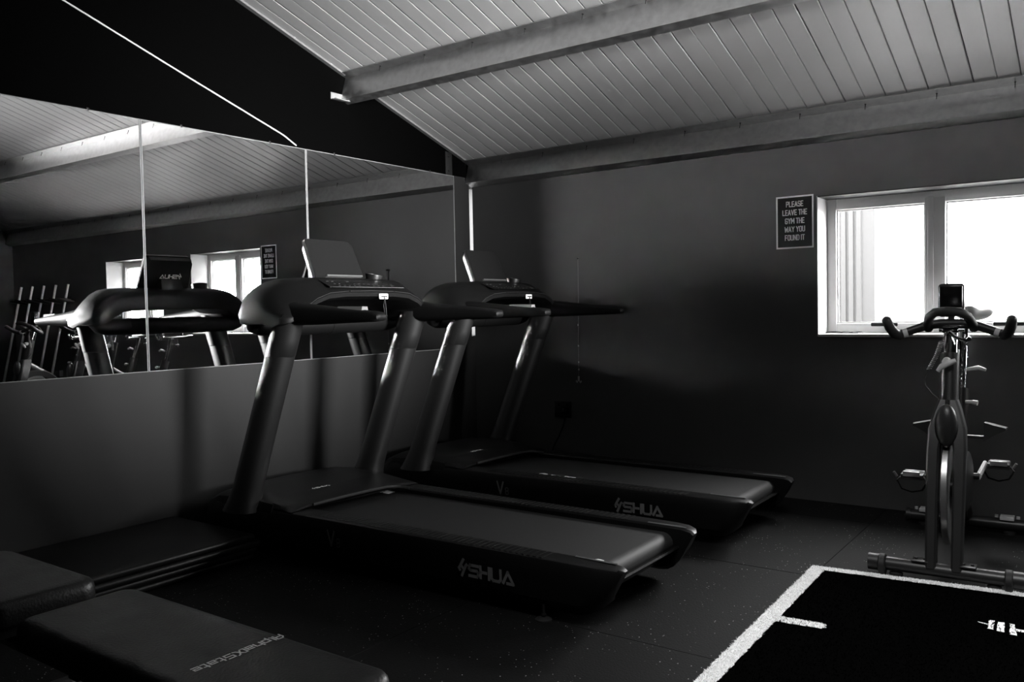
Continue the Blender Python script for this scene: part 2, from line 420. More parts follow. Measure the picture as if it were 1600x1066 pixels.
# ------------------------------------------------------------------ windows
def window(n, x0, x1, z0, z1, pane_split):
    root = bpy.data.objects.new('window_%d' % n, None); C.objects.link(root); root.location = ((x0 + x1) / 2, D, z0); root['kind'] = 'structure'
    O = root.location
    ti = .006
    b = B(O)
    b.box(x0, x0 + ti, D - .002, D + .19, z0, z1); b.box(x1 - ti, x1, D - .002, D + .19, z0, z1)
    b.build('reveal', 'white_paint', root, ang=0)
    b = B(O); b.box(x0 + ti, x1 - ti, D - .001, D + .19, z1 - ti, z1); b.build('shaded_head', 'trim_grey', root, ang=0)  # dark grey head: underside shade put into the colour, side reveals stay white
    b = B(O); b.box(x0 + ti, x1 - ti, D - .012, D + .19, z0 - .004, z0 + .012, .003); b.build('window_sill', 'white_plastic', root)
    y0, y1 = D + .185, D + .245
    f = .05; m0, m1 = pane_split
    zb, zt = z0 + .012, z1 - ti
    xa, xb = x0 + ti, x1 - ti
    b = B(O)
    b.box(xa, xa + f, y0, y1, zb, zt, .004); b.box(xb - f, xb, y0, y1, zb, zt, .004)
    b.box(xa + f, xb - f, y0 + .0005, y1 - .0005, zt - .062, zt, .004); b.box(xa + f, xb - f, y0 + .0005, y1 - .0005, zb, zb + .055, .004)
    b.build('window_frame', 'white_plastic', root)
    b = B(O); b.box(m0, m1, y0 - .006, y1, zb + .004, zt - .035, .005); b.box(m0 + .016, m0 + .045, y0 - .012, y0, zb + .004, zt - .028, .003)
    b.build('mullion', 'white_plastic', root)
    for (pa, pb) in ((xa + f, m0), (m1, xb - f)):
        b = B(O); b.box(pa - .004, pb + .004, y0 + .03, y0 + .036, zb + .05, zt - .058); b.build('pane', 'window_glass', root, ang=0)
        b = B(O)
        for (q0, q1, r0_, r1_) in ((pa, pb, zb + .055, zb + .063), (pa, pb, zt - .070, zt - .062)): b.box(q0, q1, y0 + .018, y0 + .03, r0_, r1_)
        b.box(pa, pa + .008, y0 + .018, y0 + .03, zb + .063, zt - .07); b.box(pb - .008, pb, y0 + .018, y0 + .03, zb + .063, zt - .07)
        b.build('glazing_bead', 'white_plastic', root)
        c = (pa + pb) / 2 + (.03 if pa < m0 else .1)
        b = B(O); b.box(c - .07, c + .07, y0 - .026, y0 - .012, zb + .038, zb + .058, .005); b.cyl((c - .02, y0 - .014, zb + .048), (c - .02, y0 + .004, zb + .048), .009)
        b.build('window_handle', 'black_satin', root, label='black window handle')
    return root
window(1, *WIN[0], (2.975, 3.078))
window(2, *WIN[1], (4.52, 4.62))
for n, (lo, sx, sy) in enumerate(LAMPS):  # added frames around the lamps, walls and ceiling stay closed behind them
    w_ = bpy.data.objects.new('window_%d' % (3 + n), None); C.objects.link(w_); w_['kind'] = 'structure'
    w_.location = lo.location; w_.rotation_euler = lo.rotation_euler
    b = B(); hx, hy, f = sx / 2, sy / 2, .05
    for a, c, d, e_ in ((-hx - f, -hx, -hy - f, hy + f), (hx, hx + f, -hy - f, hy + f), (-hx, hx, -hy - f, -hy), (-hx, hx, hy, hy + f)): b.box(a, c, d, e_, -.005, .04, .003)
    b.build('window_frame', 'white_plastic', w_)
    b = B(); b.box(-.012, .012, -hy, hy, .004, .03, .002); b.build('lamp_bar', 'white_plastic', w_)

# thin wire coil lying on the sill
b = B((2.57, D + .09, .947))
def loop(cx, cy, rx, ry, z, rot=0, n=20): return [(cx + rx * cos(t) * cos(rot) - ry * sin(t) * sin(rot), cy + rx * cos(t) * sin(rot) + ry * sin(t) * cos(rot), z + .004 + .006 * abs(sin(t))) for t in [2 * pi * k / n for k in range(n + 1)]]
b.tube(loop(2.52, D + .10, .045, .02, .947), .002, 6); b.tube(loop(2.585, D + .09, .035, .022, .947, .3), .002, 6)
b.tube(loop(2.645, D + .085, .04, .026, .947, -.35), .002, 6); b.tube([(2.47, D + .11, .95), (2.5, D + .12, .952), (2.56, D + .1, .95), (2.62, D + .07, .951), (2.66, D + .06, .95)], .002, 6)
tag(b.build('wire_coil', 'black_satin'), 'loops of thin black wire lying on the white window sill', 'wire')

# ------------------------------------------------------------------ mirrors on the left wall
MZ0, MZ1 = .850, 2.070
def mirror(y0, y1, label, tilt=0.):
    root = thing('wall_mirror', (0.002, (y0 + y1) / 2, MZ0), label, 'mirror', 'mirror panels on the black wall', R(tilt))
    O = root.location; g = .004
    b = B(O); b.box(.002, .0075, y0 + g, y1 - g, MZ0 + .003, MZ1 - .003); b.build('glass', 'mirror_glass', root, ang=0)
    b = B(O)
    b.box(.002, .0095, y0, y0 + g, MZ0, MZ1); b.box(.002, .0095, y1 - g, y1, MZ0, MZ1); b.box(.002, .009, y0 + g, y1 - g, MZ0, MZ0 + .003); b.box(.002, .009, y0 + g, y1 - g, MZ1 - .003, MZ1)
    b.build('polished_edge', 'edge_grey', root, ang=0)
    for y in (y0 + .22, y1 - .25):
        b = B(O); b.box(.002, .010, y - .006, y + .006, MZ1 - .004, MZ1 + .010, .002); b.build('mirror_clip', 'steel_dark', root)
    return root
mirror(1.255, 2.290, 'frameless wall mirror above the stacked exercise mats, reflecting the leaning barbells')
mirror(2.294, 3.309, 'frameless wall mirror between two others, reflecting the notice and its window')
mirror(3.313, 4.648, 'frameless wall mirror beside the room corner, under the small galvanised bracket')

# white cable clipped along the gable
b = B((0, 2.4, 2.4))
pts = [(.005, 1.0, 2.865), (.005, 1.5, 2.695), (.005, 1.946, 2.54), (.005, 2.588, 2.319), (.005, 3.14, 2.133), (.005, 3.165, 2.123), (.005, 3.245, 2.082)]
b.tube(pts, .0042, 8)
tag(b.build('wall_cable', 'white_plastic'), 'thin white cable running down the black wall above the mirrors', 'cable')

# ------------------------------------------------------------------ things on the far wall
root = thing('notice_poster', (2.335, D, 1.58), 'black notice with white border asking to leave the gym tidy, beside the window', 'poster')
O = root.location; px0, px1, pz0, pz1 = 2.229, 2.440, 1.435, 1.733
b = B(O); b.box(px0, px1, D - .004, D - .0005, pz0, pz1); b.build('sheet', 'poster_black', root, ang=0)
b = B(O); w = .0085; yy = D - .0048
for (a, c, d, e_) in ((px0, px1, pz1 - w, pz1), (px0, px1, pz0, pz0 + w), (px0, px0 + w, pz0 + w, pz1 - w), (px1 - w, px1, pz0 + w, pz1 - w)):
    b.box(a, c, yy - .0004, yy, d, e_)
b.build('border', 'decal_white', root, ang=0)
b = B(O)
for k, ln in enumerate(('PLEASE', 'LEAVE THE', 'GYM THE', 'WAY YOU', 'FOUND IT')):
    h = .0275; wd = .74; gp = .2; sp_ = .26
    tw = sum((GL[c][0] * wd if c != ' ' else sp_) for c in ln) + gp * (len(ln) - 1 - ln.count(' '))
    cx = px0 + .1055 - .5 * h * tw
    for c in ln:
        if c == ' ': cx += h * sp_; continue
        b.text(c, (cx, yy, pz1 - .060 - k * .0475), (1, 0, 0), (0, 0, 1), h, .18, wide=wd)
        cx += h * (GL[c][0] * wd + gp)
b.build('lettering', 'decal_white', root, ang=0, recalc=False)

root = thing('wall_socket', (.755, D, .42), 'black double wall socket with a plug low on the window wall', 'socket')
O = root.location
b = B(O); b.box(.69, .822, D - .012, D - .0005, .375, .487, .004); b.build('face_plate', 'black_plastic', root)
for x in (.722, .79): b = B(O); b.box(x - .008, x + .008, D - .017, D - .012, .455, .472, .002); b.build('switch', 'black_gloss', root)
b = B(O); b.box(.768, .808, D - .045, D - .0125, .40, .445, .006); b.build('plug', 'black_gloss', root)
b = B((.76, D - .1, .2))
b.tube([(.788, D - .035, .402), (.787, D - .036, .36), (.775, D - .04, .32), (.745, D - .05, .25), (.715, D - .06, .19), (.69, D - .08, .1), (.66, D - .14, .03), (.6, D - .25, .006), (.52, D - .33, .006)], .005, 8)
tag(b.build('power_cord', 'black_satin'), 'thin black power cord hanging from the wall socket plug', 'cord')

root = thing('hanging_cord', (.888, D, .62), 'thin dark cord with small hooks hanging down the window wall', 'cord')
O = root.location
b = B(O); b.tube([(.893, D - .006, 1.45), (.891, D - .006, 1.2), (.887, D - .006, .9), (.884, D - .006, .66)], .0022, 6); b.build('cord', 'cord_grey', root)
b = B(O)
for z in (1.0, .86, .75, .70): b.cyl((.886, D - .006, z), (.886, D - .006, z + .012), .004, n=8)
b.cyl((.884, D - .006, .635), (.884, D - .006, .66), .006, n=8)
b.build('bead', 'silver', root)['kind'] = 'stuff'
for sx in (-1, 1): b = B(O); b.tube([(.884, D - .006, .64), (.884 + sx * .012, D - .006, .618), (.884 + sx * .02, D - .006, .622), (.884 + sx * .018, D - .006, .632)], .003, 6); b.build('hook', 'silver', root)
b = B(O); b.cyl((.893, D, 1.45), (.893, D - .01, 1.45), .006, n=8); b.build('nail', 'steel_dark', root)

# ------------------------------------------------------------------ artificial turf with painted lines
A = V((2.789, 3.616, 0)); dl = V((2.862, 1.15, 0)) - A; dr = V((3.556, 3.69, 0)) - A
dl.normalize(); dr.normalize()
LL, LR = 4.6, 2.4
TZ = .007
def tp(a, c, z=TZ): p = A + dr * a + dl * c; return V((p.x, p.y, z))
root = thing('turf_mat', (A.x, A.y, 0), 'black artificial turf mat with white painted border lines on the rubber floor', 'turf')
O = root.location
b = B(O); b.poly([tp(0, 0, .001), tp(LR, 0, .001), tp(LR, LL, .001), tp(0, LL, .001)], (0, 0, TZ - .001)); b.build('backing', 'turf_black', root, ang=0)
random.seed(3)
def ragged(pts, step=.02, amp=.004, lift=.0008):
    out = []
    for i in range(len(pts)):
        p, q = pts[i], pts[(i + 1) % len(pts)]
        n = max(1, int((q - p).length / step))
        for k in range(n):
            s_ = p.lerp(q, k / n); out.append(V((s_.x + random.uniform(-amp, amp), s_.y + random.uniform(-amp, amp), s_.z + lift)))
    return out
LW = .057
lines = [[tp(0, 0), tp(0, LL), tp(LW, LL), tp(LW, LW * .8)], [tp(0.002, 0), tp(LW, .046), tp(LR, .046), tp(LR, 0)]]
tick = [V((2.86, 2.957, TZ)), V((2.94, 2.962, TZ)), V((3.008, 2.966, TZ)), V((3.026, 2.958, TZ)), V((3.032, 2.938, TZ)), V((3.022, 2.922, TZ)), V((2.94, 2.913, TZ)), V((2.862, 2.905, TZ))]
lines.append(tick)
for k, ln in enumerate(lines):
    b = B(O); b.poly(ragged(ln)); o = b.build('painted_line', 'turf_white', root, ang=0, recalc=False)
def tri_area(p, q, r): return ((q - p).cross(r - p)).length / 2
# painted barbell sign
b = B(O)
def quad(pts): b.poly(ragged([V((x, y, TZ)) for x, y in pts], .008, .0015))
quad([(3.449, 3.276), (3.483, 3.270), (3.483, 3.258), (3.449, 3.272)])
quad([(3.479, 3.313), (3.496, 3.316), (3.502, 3.222), (3.484, 3.222)])
quad([(3.507, 3.309), (3.527, 3.312), (3.534, 3.215), (3.512, 3.214)])
quad([(3.541, 3.312), (3.556, 3.312), (3.573, 3.204), (3.552, 3.203)])
quad([(3.560, 3.268), (3.90, 3.300), (3.90, 3.276), (3.563, 3.245)])
quad([(3.90, 3.34), (3.92, 3.342), (3.925, 3.24), (3.905, 3.24)]); quad([(3.93, 3.345), (3.95, 3.347), (3.955, 3.245), (3.935, 3.245)]); quad([(3.96, 3.345), (3.98, 3.347), (3.985, 3.245), (3.965, 3.245)])
b.build('painted_barbell_sign', 'turf_white', root, ang=0, recalc=False)
def blades(polys, n, name, m, hgt):
    b = B(O); vv = []; ff = []
    tris = []
    for P in polys:
        for i in range(1, len(P) - 1): tris.append((P[0], P[i], P[i + 1], tri_area(P[0], P[i], P[i + 1])))
    tot = sum(t[3] for t in tris)
    for p, q, r, a in tris:
        for _ in range(int(n * a / tot)):
            s_, t_ = random.random(), random.random()
            if s_ + t_ > 1: s_, t_ = 1 - s_, 1 - t_
            c = p + (q - p) * s_ + (r - p) * t_; an = random.random() * 6.28; w = .0022
            d = V((cos(an) * w, sin(an) * w, 0)); tip = V((random.gauss(0, .004), random.gauss(0, .004), hgt * random.uniform(.6, 1.1)))
            k = len(vv); vv += [c - d - O, c + d - O, c + tip - O]; ff.append((k, k + 1, k + 2))
    me = bpy.data.meshes.new(name); me.from_pydata(vv, [], ff); me.materials.append(MT[m])
    o = bpy.data.objects.new(name, me); C.objects.link(o); o.parent = root; o['kind'] = 'stuff'; b.bm.free(); return o
vis = [tp(LW, .05), tp(LR, .05), tp(LR, 2.9), tp(LW, 2.9)]
blades([vis], 60000, 'turf_pile', 'turf_black', .007)
blades([[tp(0, 0), tp(0, 2.9), tp(LW, 2.9), tp(LW, LW * .8)], [tp(0, 0), tp(LW, .046), tp(1.9, .046), tp(1.9, 0)], tick], 34000, 'white_turf_pile', 'turf_white', .005)

# ------------------------------------------------------------------ treadmills
TX, TY = 1.3, 2.85
def treadmill():
    root = thing('treadmill', (TX, TY, 0), '', 'treadmill', 'black treadmills facing the mirrors')
    O = V((TX, TY, 0))
    Y = lambda y: TY + y
    # side rails with their outer cladding: one each side
    def rail(sg):
        b = B(O); secs = []
        for x, yo, zt, k in ((.24, .39, .200, .9), (.30, .405, .222, 1), (.87, .39, .226, 1), (1.6, .378, .226, 1), (2.25, .366, .2265, 1), (2.36, .362, .226, 1), (2.42, .352, .2245, .97), (2.455, .335, .219, .9), (2.468, .312, .208, .8)):
            zb = .03 if k >= 1 else .03 + (1 - k) * .3
            yi = .276
            sec = [(yi, zb + .02), (yi, zt - .008), (yi + .006, zt), (yo - .012, zt), (yo - .002, zt - .004), (yo + .004, zt - .014), (yo + .012 * k, zt - .06), (yo + .006, zb + .05), (yo - .03, zb + .004), (yo - .05, zb)]
            secs.append([(x - max(0, (x - 2.2) / .27) * (zt - z) * .55, Y(sg * y), z) for y, z in sec])
        b.loft(secs)
        ro = b.build('side_rail', 'rail_black', root, ang=32)
        b = B(O)
        for i in range(46):
            x = .98 + i * .026
            b.box(x, x + .013, min(Y(sg * .284), Y(sg * .362)), max(Y(sg * .284), Y(sg * .362)), .2255, .2272)
        o = b.build('grip_ribs', 'rail_black', ro, ang=0); o['kind'] = 'stuff'
        b = B(O); b.poly([(2.26, Y(sg * .281), .2275), (2.43, Y(sg * .281), .2262), (2.43, Y(sg * .292), .2266), (2.40, Y(sg * .297), .2275), (2.26, Y(sg * .292), .228)], (0, 0, .001))
        b.build('end_inlay', 'silver', ro, ang=0, label='silver inlay at the rear end of the foot rail')
        return ro
    near = rail(-1); rail(1)
    b = B(O)
    ys = -.405
    b.text('*SHUA', (1.800, Y(-.385), .118), (1, 0, .0), (0, -.02, 1), .043, .27, .27, 1.0, LOGO, .009)
    b.build('lettering', 'decal_grey', near, ang=0, recalc=False)
    b = B(O)
    b.text('V', (1.085, Y(-.396), .122), (1, 0, 0), (0, -.02, 1), .064, .15, lift=.009); b.text('8', (1.140, Y(-.396), .122), (1, 0, 0), (0, -.02, 1), .036, .10, lift=.009)
    b.build('lettering', 'decal_grey', near, ang=0, recalc=False)
    # running belt loop
    b = B(O); prof = []
    r_ = .042
    for k in range(9): a = pi / 2 - pi * k / 8; prof.append((2.335 + r_ * cos(a), .158 + r_ * sin(a)))
    for k in range(5): a = -pi / 2 - pi * k / 4; prof.append((.60 + r_ * cos(a), .158 + r_ * sin(a)))
    b.loft([[(x, Y(y), z) for x, z in prof] for y in (-.274, .274)])
    b.build('running_belt', 'belt_rubber', root, ang=30)
    b = B(O)
    b.box(.5, 2.3, Y(-.3), Y(.3), .06, .11, .004)
    b.build('deck_frame', 'steel_dark', root)
    b = B(O)
    secs = []
    for y in (-.30, .30):
        secs.append([(2.30, Y(y), .10), (2.30, Y(y), .085), (2.385, Y(y), .128), (2.402, Y(y), .143), (2.398, Y(y), .150), (2.38, Y(y), .146)])
    b.loft(secs); b.build('rear_cover', 'black_satin', root, ang=20)
    for sx in (2.167, .36):
        for sy in (-.36, .36):
            b = B(O); b.cyl((sx, Y(sy), .006), (sx, Y(sy), .06), .0055, n=10); b.cyl((sx, Y(sy), .018), (sx, Y(sy), .024), .010, n=6); f = b.build('foot_bolt', 'steel_dark', root)
            b = B(O); b.rings((sx, Y(sy), 0), (0, 0, 1), [(0, .03), (.005, .03), (.011, .018), (.013, .01)], 20); b.build('foot_pad', 'rubber', f)
    # motor hood
    b = B(O); secs = []
    for x, z, wv in ((.185, .12, .37), (.19, .2, .385), (.215, .235, .395), (.3, .27, .4), (.5, .285, .4), (.7, .272, .395)):
        pr = [(-wv, .06), (-wv - .004, z - .06), (-wv + .01, z - .025), (-wv + .05, z - .006), (-wv + .12, z), (0, z + .004), (wv - .12, z), (wv - .05, z - .006), (wv - .01, z - .025), (wv + .004, z - .06), (wv, .06)]
        secs.append([(x + .012 * (y / .4 if x > .8 else 0), Y(y), zz) for y, zz in pr])
    b.loft(secs); hood = b.build('motor_hood', 'black_plastic', root, ang=40)
    b = B(O); secs = []
    for x, z, t_ in ((.69, .273, .03), (.78, .263, .02), (.845, .253, .014), (.862, .247, .008)):
        pr = [(-.39, z - t_ - .012), (-.38, z - .02), (-.34, z - .006), (-.27, z), (0, z + .004), (.27, z), (.34, z - .006), (.38, z - .02), (.39, z - t_ - .012), (.27, z - t_), (0, z - t_ + .002), (-.27, z - t_)]
        secs.append([(x + (.03 * (y / .4) if x > .8 else 0), Y(y), zz) for y, zz in pr])
    b.loft(secs); b.build('hood_lid', 'black_plastic', hood, ang=40)
    b = B(O); b.text('*SHUA', (.722, Y(-.165), .2745), (0, 1, 0), (-1, 0, .09), .0155, .24, .25, 1.15, LOGO, .006); b.build('lettering', 'decal_white', hood, ang=0, recalc=False)
    b = B(O); b.tube([(.846, Y(-.275), .243), (.857, Y(-.1), .247), (.868, Y(.08), .247), (.876, Y(.17), .246), (.892, Y(.215), .243), (.92, Y(.242), .238), (.95, Y(.256), .233)], .004, 8, b=.0075)
    b.build('hood_trim', 'trim_grey', hood, label='slim satin trim along the hood edge')
    # posts
    for sg in (-1, 1):
        z = lambda t: .21 + t * (1.12 - .21)
        xa = lambda zz: .501 + (zz - .22) * .418
        b = B(O); zs = (.20, .26, .32, .6, .93)
        rx = (.105, .088, .079, .076, .074); ry = (.074, .064, .058, .056, .055)
        n = 28
        secs = [[(xa(q) + rx[i] * (abs(cos(2 * pi * j / n)) ** .85) * (1 if cos(2 * pi * j / n) > 0 else -1), Y(sg * .4) + ry[i] * (abs(sin(2 * pi * j / n)) ** .85) * (1 if sin(2 * pi * j / n) > 0 else -1), q) for j in range(n)] for i, q in enumerate(zs)]
        b.loft(secs); po = b.build('post', 'post_paint', root, ang=40)
        b = B(O); zs = (.925, .93, 1.0, 1.12); k = (.98, 1.07, 1.07, 1.05)
        secs = [[(xa(q) + .074 * k[i] * cos(2 * pi * j / n), Y(sg * .4) + .055 * k[i] * sin(2 * pi * j / n), q) for j in range(n)] for i, q in enumerate(zs)]
        b.loft(secs); b.build('post_sleeve', 'post_paint', po, ang=40)
    # console shell
    b = B(O)
    st = [(.0, .62, 1.284, 1.160, .985, 1.216, 1.182), (.16, .62, 1.284, 1.160, .984, 1.215, 1.181), (.26, .615, 1.283, 1.158, .980, 1.206, 1.172),
          (.33, .610, 1.279, 1.148, .975, 1.182, 1.145), (.38, .606, 1.268, 1.122, .968, 1.150, 1.108), (.42, .606, 1.246, 1.095, .962, 1.120, 1.082), (.455, .612, 1.212, 1.080, .952, 1.103, 1.074), (.478, .625, 1.172, 1.078, .938, 1.098, 1.072), (.490, .65, 1.128, 1.084, .91, 1.096, 1.078)]
    def csec(y, xb, zt, zb, xf, zf, zu):
        h = zt - zb
        P_ = [(xb, zb), (xb - .012, zb + h * .45), (xb + .006, zt - h * .2), (xb + .04, zt - .012), (xb + .09, zt), (.80, zt + .001), (.86, zt - (zt - zf) * .28), (.93, zt - (zt - zf) * .68), (xf - .006, zf + .003), (xf, zf - .004), (xf - .004, zf - .022), (xf - .05, zf - .034), (.80, zu), (xb + .05, zb - .006)]
        return [(x, Y(y), z) for x, z in P_]
    secs = [csec(-a[0], *a[1:]) for a in st[::-1]] + [csec(a[0], *a[1:]) for a in st[1:]]
    b.loft(secs); con = b.build('console', 'black_satin', root, ang=50)
    # panel of keys
    rk = random.Random(5)
    b = B(O); b.poly([(.835, Y(-.20), 1.2735), (.955, Y(-.235), 1.2365), (.955, Y(.245), 1.2365), (.835, Y(.215), 1.2735)], (0, 0, .001))
    b.build('key_panel', 'black_gloss', con, ang=0)
    b = B(O)
    for row, (x, z) in enumerate(((.865, 1.2650), (.905, 1.2525), (.935, 1.2435))):
        for k in range(13):
            y = -.17 + k * .031 + row * .006
            if rk.random() < (.6 if row == 0 else .2): continue
            w, l = rk.uniform(.004, .009), rk.uniform(.0015, .003)
            b.poly([(x - l, Y(y - w), z + .0018 + l * .3), (x + l, Y(y - w), z + .0018 - l * .3), (x + l, Y(y + w), z + .0018 - l * .3), (x - l, Y(y + w), z + .0018 + l * .3)])
    b.build('key_print', 'decal_grey', con, ang=0)['kind'] = 'stuff'
    b = B(O); b.tube([(.984, Y(-.14), 1.2175), (.987, Y(0), 1.2195), (.986, Y(.14), 1.2175)], .0013, 6); b.build('lip_trim', 'trim_grey', con)
    for sg in (-1, 1):
        b = B(O); b.tube([(.9845, Y(sg * .15), 1.2175), (.981, Y(sg * .26), 1.2085), (.976, Y(sg * .33), 1.1845), (.969, Y(sg * .38), 1.1525), (.963, Y(sg * .42), 1.122)], .0012, 6); b.build('edge_piping', 'trim_grey', con)
    # screen
    b = B(O); ya, yb_ = -.162, .153
    def scr(x, z, th, r):
        return 0
    bx = [(.775, 1.288), (.692, 1.476)]
    d = V((bx[1][0] - bx[0][0], 0, bx[1][1] - bx[0][1])); ln = d.length; d.normalize(); nrm = V((d.z, 0, -d.x))   # towards +x
    def sp(y, t, o_): p = V((bx[0][0], 0, bx[0][1])) + d * t + nrm * o_; return V((p.x, Y(y * (1 - .25 * t)), p.z))
    rr = .038
    outl = [(ya, 0), (yb_, 0)] + [(yb_ - rr + rr * sin(a), ln - rr + rr * cos(a)) for a in [pi / 2 - k * pi / 10 for k in range(6)]] + [(ya + .012 - .012 * sin(a), ln - .012 + .012 * cos(a)) for a in [k * pi / 6 for k in range(4)]]
    b.loft([[sp(y, t, -.020) for y, t in outl], [sp(y, t, 0) for y, t in outl]]); scn = b.build('screen', 'black_plastic', root, ang=30)
    b = B(O); b.loft([[sp(y * .97 - .002, .006 + t * .955, .0) for y, t in outl], [sp(y * .97 - .002, .006 + t * .955, .0012) for y, t in outl]]); b.build('display', 'screen_grey', scn, ang=30)
    b = B(O); b.poly([sp(ya - .001, .004, -.016), sp(ya - .001, ln - .014, -.016), sp(ya - .001, ln - .014, -.002), sp(ya - .001, .004, -.002)], (0, -.001, 0)); b.build('side_strip', 'trim_grey', scn, ang=0)
    b = B(O); b.poly([sp(-.095, .004, .0), sp(.135, .004, .0), sp(.135, .011, .0), sp(-.095, .011, .0)], nrm * .012); b.build('tablet_ledge', 'silver', scn, ang=0)
    b = B(O); w_ = .5
    b.loft([[sp(y, t, -.046) for y, t in ((ya + .012, .01), (yb_ - .012, .01), (yb_ - .012, .17), (yb_ - .022, .188), (ya + .022, .188), (ya + .012, .17))], [sp(y, t, -.019) for y, t in ((ya + .004, .0), (yb_ - .004, .0), (yb_ - .004, .18), (yb_ - .02, .2), (ya + .02, .2), (ya + .004, .18))]]); b.build('screen_housing', 'black_plastic', scn, ang=25)
    b = B(O); b.loft([[(.66, Y(-.07), 1.275), (.66, Y(.07), 1.275), (.76, Y(.07), 1.275), (.76, Y(-.07), 1.275)], [(.68, Y(-.06), 1.335), (.68, Y(.06), 1.335), (.73, Y(.06), 1.335), (.73, Y(-.06), 1.335)]]); b.build('screen_stand', 'black_plastic', scn, ang=25)
    b = B(O); b.text('*SHUA', sp(.083, .078, -.0462), (0, -1, 0), d, .022, .22, .26, 1.05, LOGO, .0015); b.build('lettering', 'decal_white', scn, ang=0, recalc=False)
    # nozzle on the console top
    b = B(O); b.rings((.752, Y(.24), 1.270), (.16, .05, 1), [(0, .046), (.02, .044), (.038, .048), (.042, .047), (.042, .040), (.025, .036), (.024, .001)], 24); b.build('air_nozzle', 'black_plastic', con)
    # handles
    for sg in (-1, 1):
        b = B(O); secs = []
        n = 16
        for x, zc, hh, hw in ((.66, 1.10, .018, .02), (.72, 1.120, .040, .040), (.82, 1.126, .052, .048), (.95, 1.118, .050, .05), (1.07, 1.112, .042, .042), (1.25, 1.107, .031, .036), (1.40, 1.102, .022, .032), (1.432, 1.101, .018, .028), (1.440, 1.101, .008, .014)):
            secs.append([(x, Y(sg * .4) + hw * (abs(cos(t)) ** .75) * (1 if cos(t) > 0 else -1), zc + hh * (abs(sin(t)) ** .75) * (1 if sin(t) > 0 else -1)) for t in [2 * pi * j / n for j in range(n)]])
        b.loft(secs); arm = b.build('handrail', 'black_satin', root, ang=50)
        if sg < 0:
            b = B(O); b.loft([[(1.20, Y(-.4 - .022), 1.134), (1.20, Y(-.4 + .022), 1.134), (1.20, Y(-.4 + .018), 1.146), (1.20, Y(-.4 - .018), 1.146)], [(1.34, Y(-.4 - .02), 1.122), (1.34, Y(-.4 + .02), 1.122), (1.34, Y(-.4 + .015), 1.143), (1.34, Y(-.4 - .015), 1.143)]])
            b.build('pulse_sensor', 'cord_grey', arm, ang=20)
    b = B(O)
    path = [(.735, -.455, 1.135), (.70, -.452, 1.10), (.68, -.435, 1.075), (.672, -.40, 1.067), (.67, -.32, 1.065), (.67, .32, 1.065), (.672, .40, 1.067), (.68, .435, 1.075), (.70, .452, 1.10), (.735, .455, 1.135)]
    b.tube([(x, Y(y), z) for x, y, z in path], [.032, .040, .045, .0465, .0465, .0465, .0465, .045, .040, .032], 20); bar = b.build('cross_handle', 'black_satin', root, ang=50)
    for ya2, yb2 in ((-.28, -.08), (.0, .19)):
        b = B(O); b.tube([(.67, Y(ya2), 1.065), (.67, Y(yb2), 1.065)], .0485, 20); b.build('grip_sleeve', 'black_satin', bar, ang=50)
    # safety key with cord
    b = B(O); b.box(.984, .994, Y(.038), Y(.096), 1.180, 1.207, .004); k_ = b.build('safety_key', 'decal_white', root, label='white plastic safety key')
    b = B(O); b.box(.9935, .9948, Y(.046), Y(.088), 1.190, 1.1965); b.build('key_slot', 'black_plastic', k_, ang=0)
    b = B(O); b.tube([(.995, Y(.067), 1.192), (.999, Y(.069), 1.16), (1.0, Y(.072), 1.12), (.998, Y(.075), 1.08)], .0025, 6); b.tube([(.997, Y(.067), 1.18), (1.0, Y(.055), 1.15), (1.0, Y(.062), 1.11), (.999, Y(.08), 1.10)], .0018, 6); b.build('safety_cord', 'black_plastic', k_)
    return root
t1 = treadmill()
t2 = copy_tree(t1); t2.location = (TX + .012, TY + 1.2, 0)
t1['label'] = 'black treadmill beside the stacked exercise mats, its console in front of the mirrors'
t2['label'] = 'black treadmill in the room corner, beside the window wall and its socket'
def belt_print(root, polys):
    for p in polys: b = B(root.location); b.poly([(x, y, .2006) for x, y in p]); b.build('belt_print', 'decal_white', root, ang=0, label='pale printed mark on the belt')
belt_print(t1, [[(.752, 3.072), (.792, 3.062), (.800, 3.085), (.757, 3.107)], [(.770, 3.114), (.845, 3.112), (.850, 3.060), (.806, 3.062)], [(2.290, 2.612), (2.288, 2.645), (2.300, 2.658), (2.325, 2.655), (2.345, 2.618)]])
belt_print(t2, [[(1.20, 3.84), (1.215, 3.885), (1.235, 3.902), (1.262, 3.895), (1.285, 3.84)], [(1.30, 3.84), (1.292, 3.89), (1.322, 3.884), (1.33, 3.84)], [(1.345, 3.84), (1.338, 3.882), (1.368, 3.876), (1.375, 3.84)], [(1.385, 3.84), (1.378, 3.893), (1.45, 3.89), (1.462, 3.84)]])

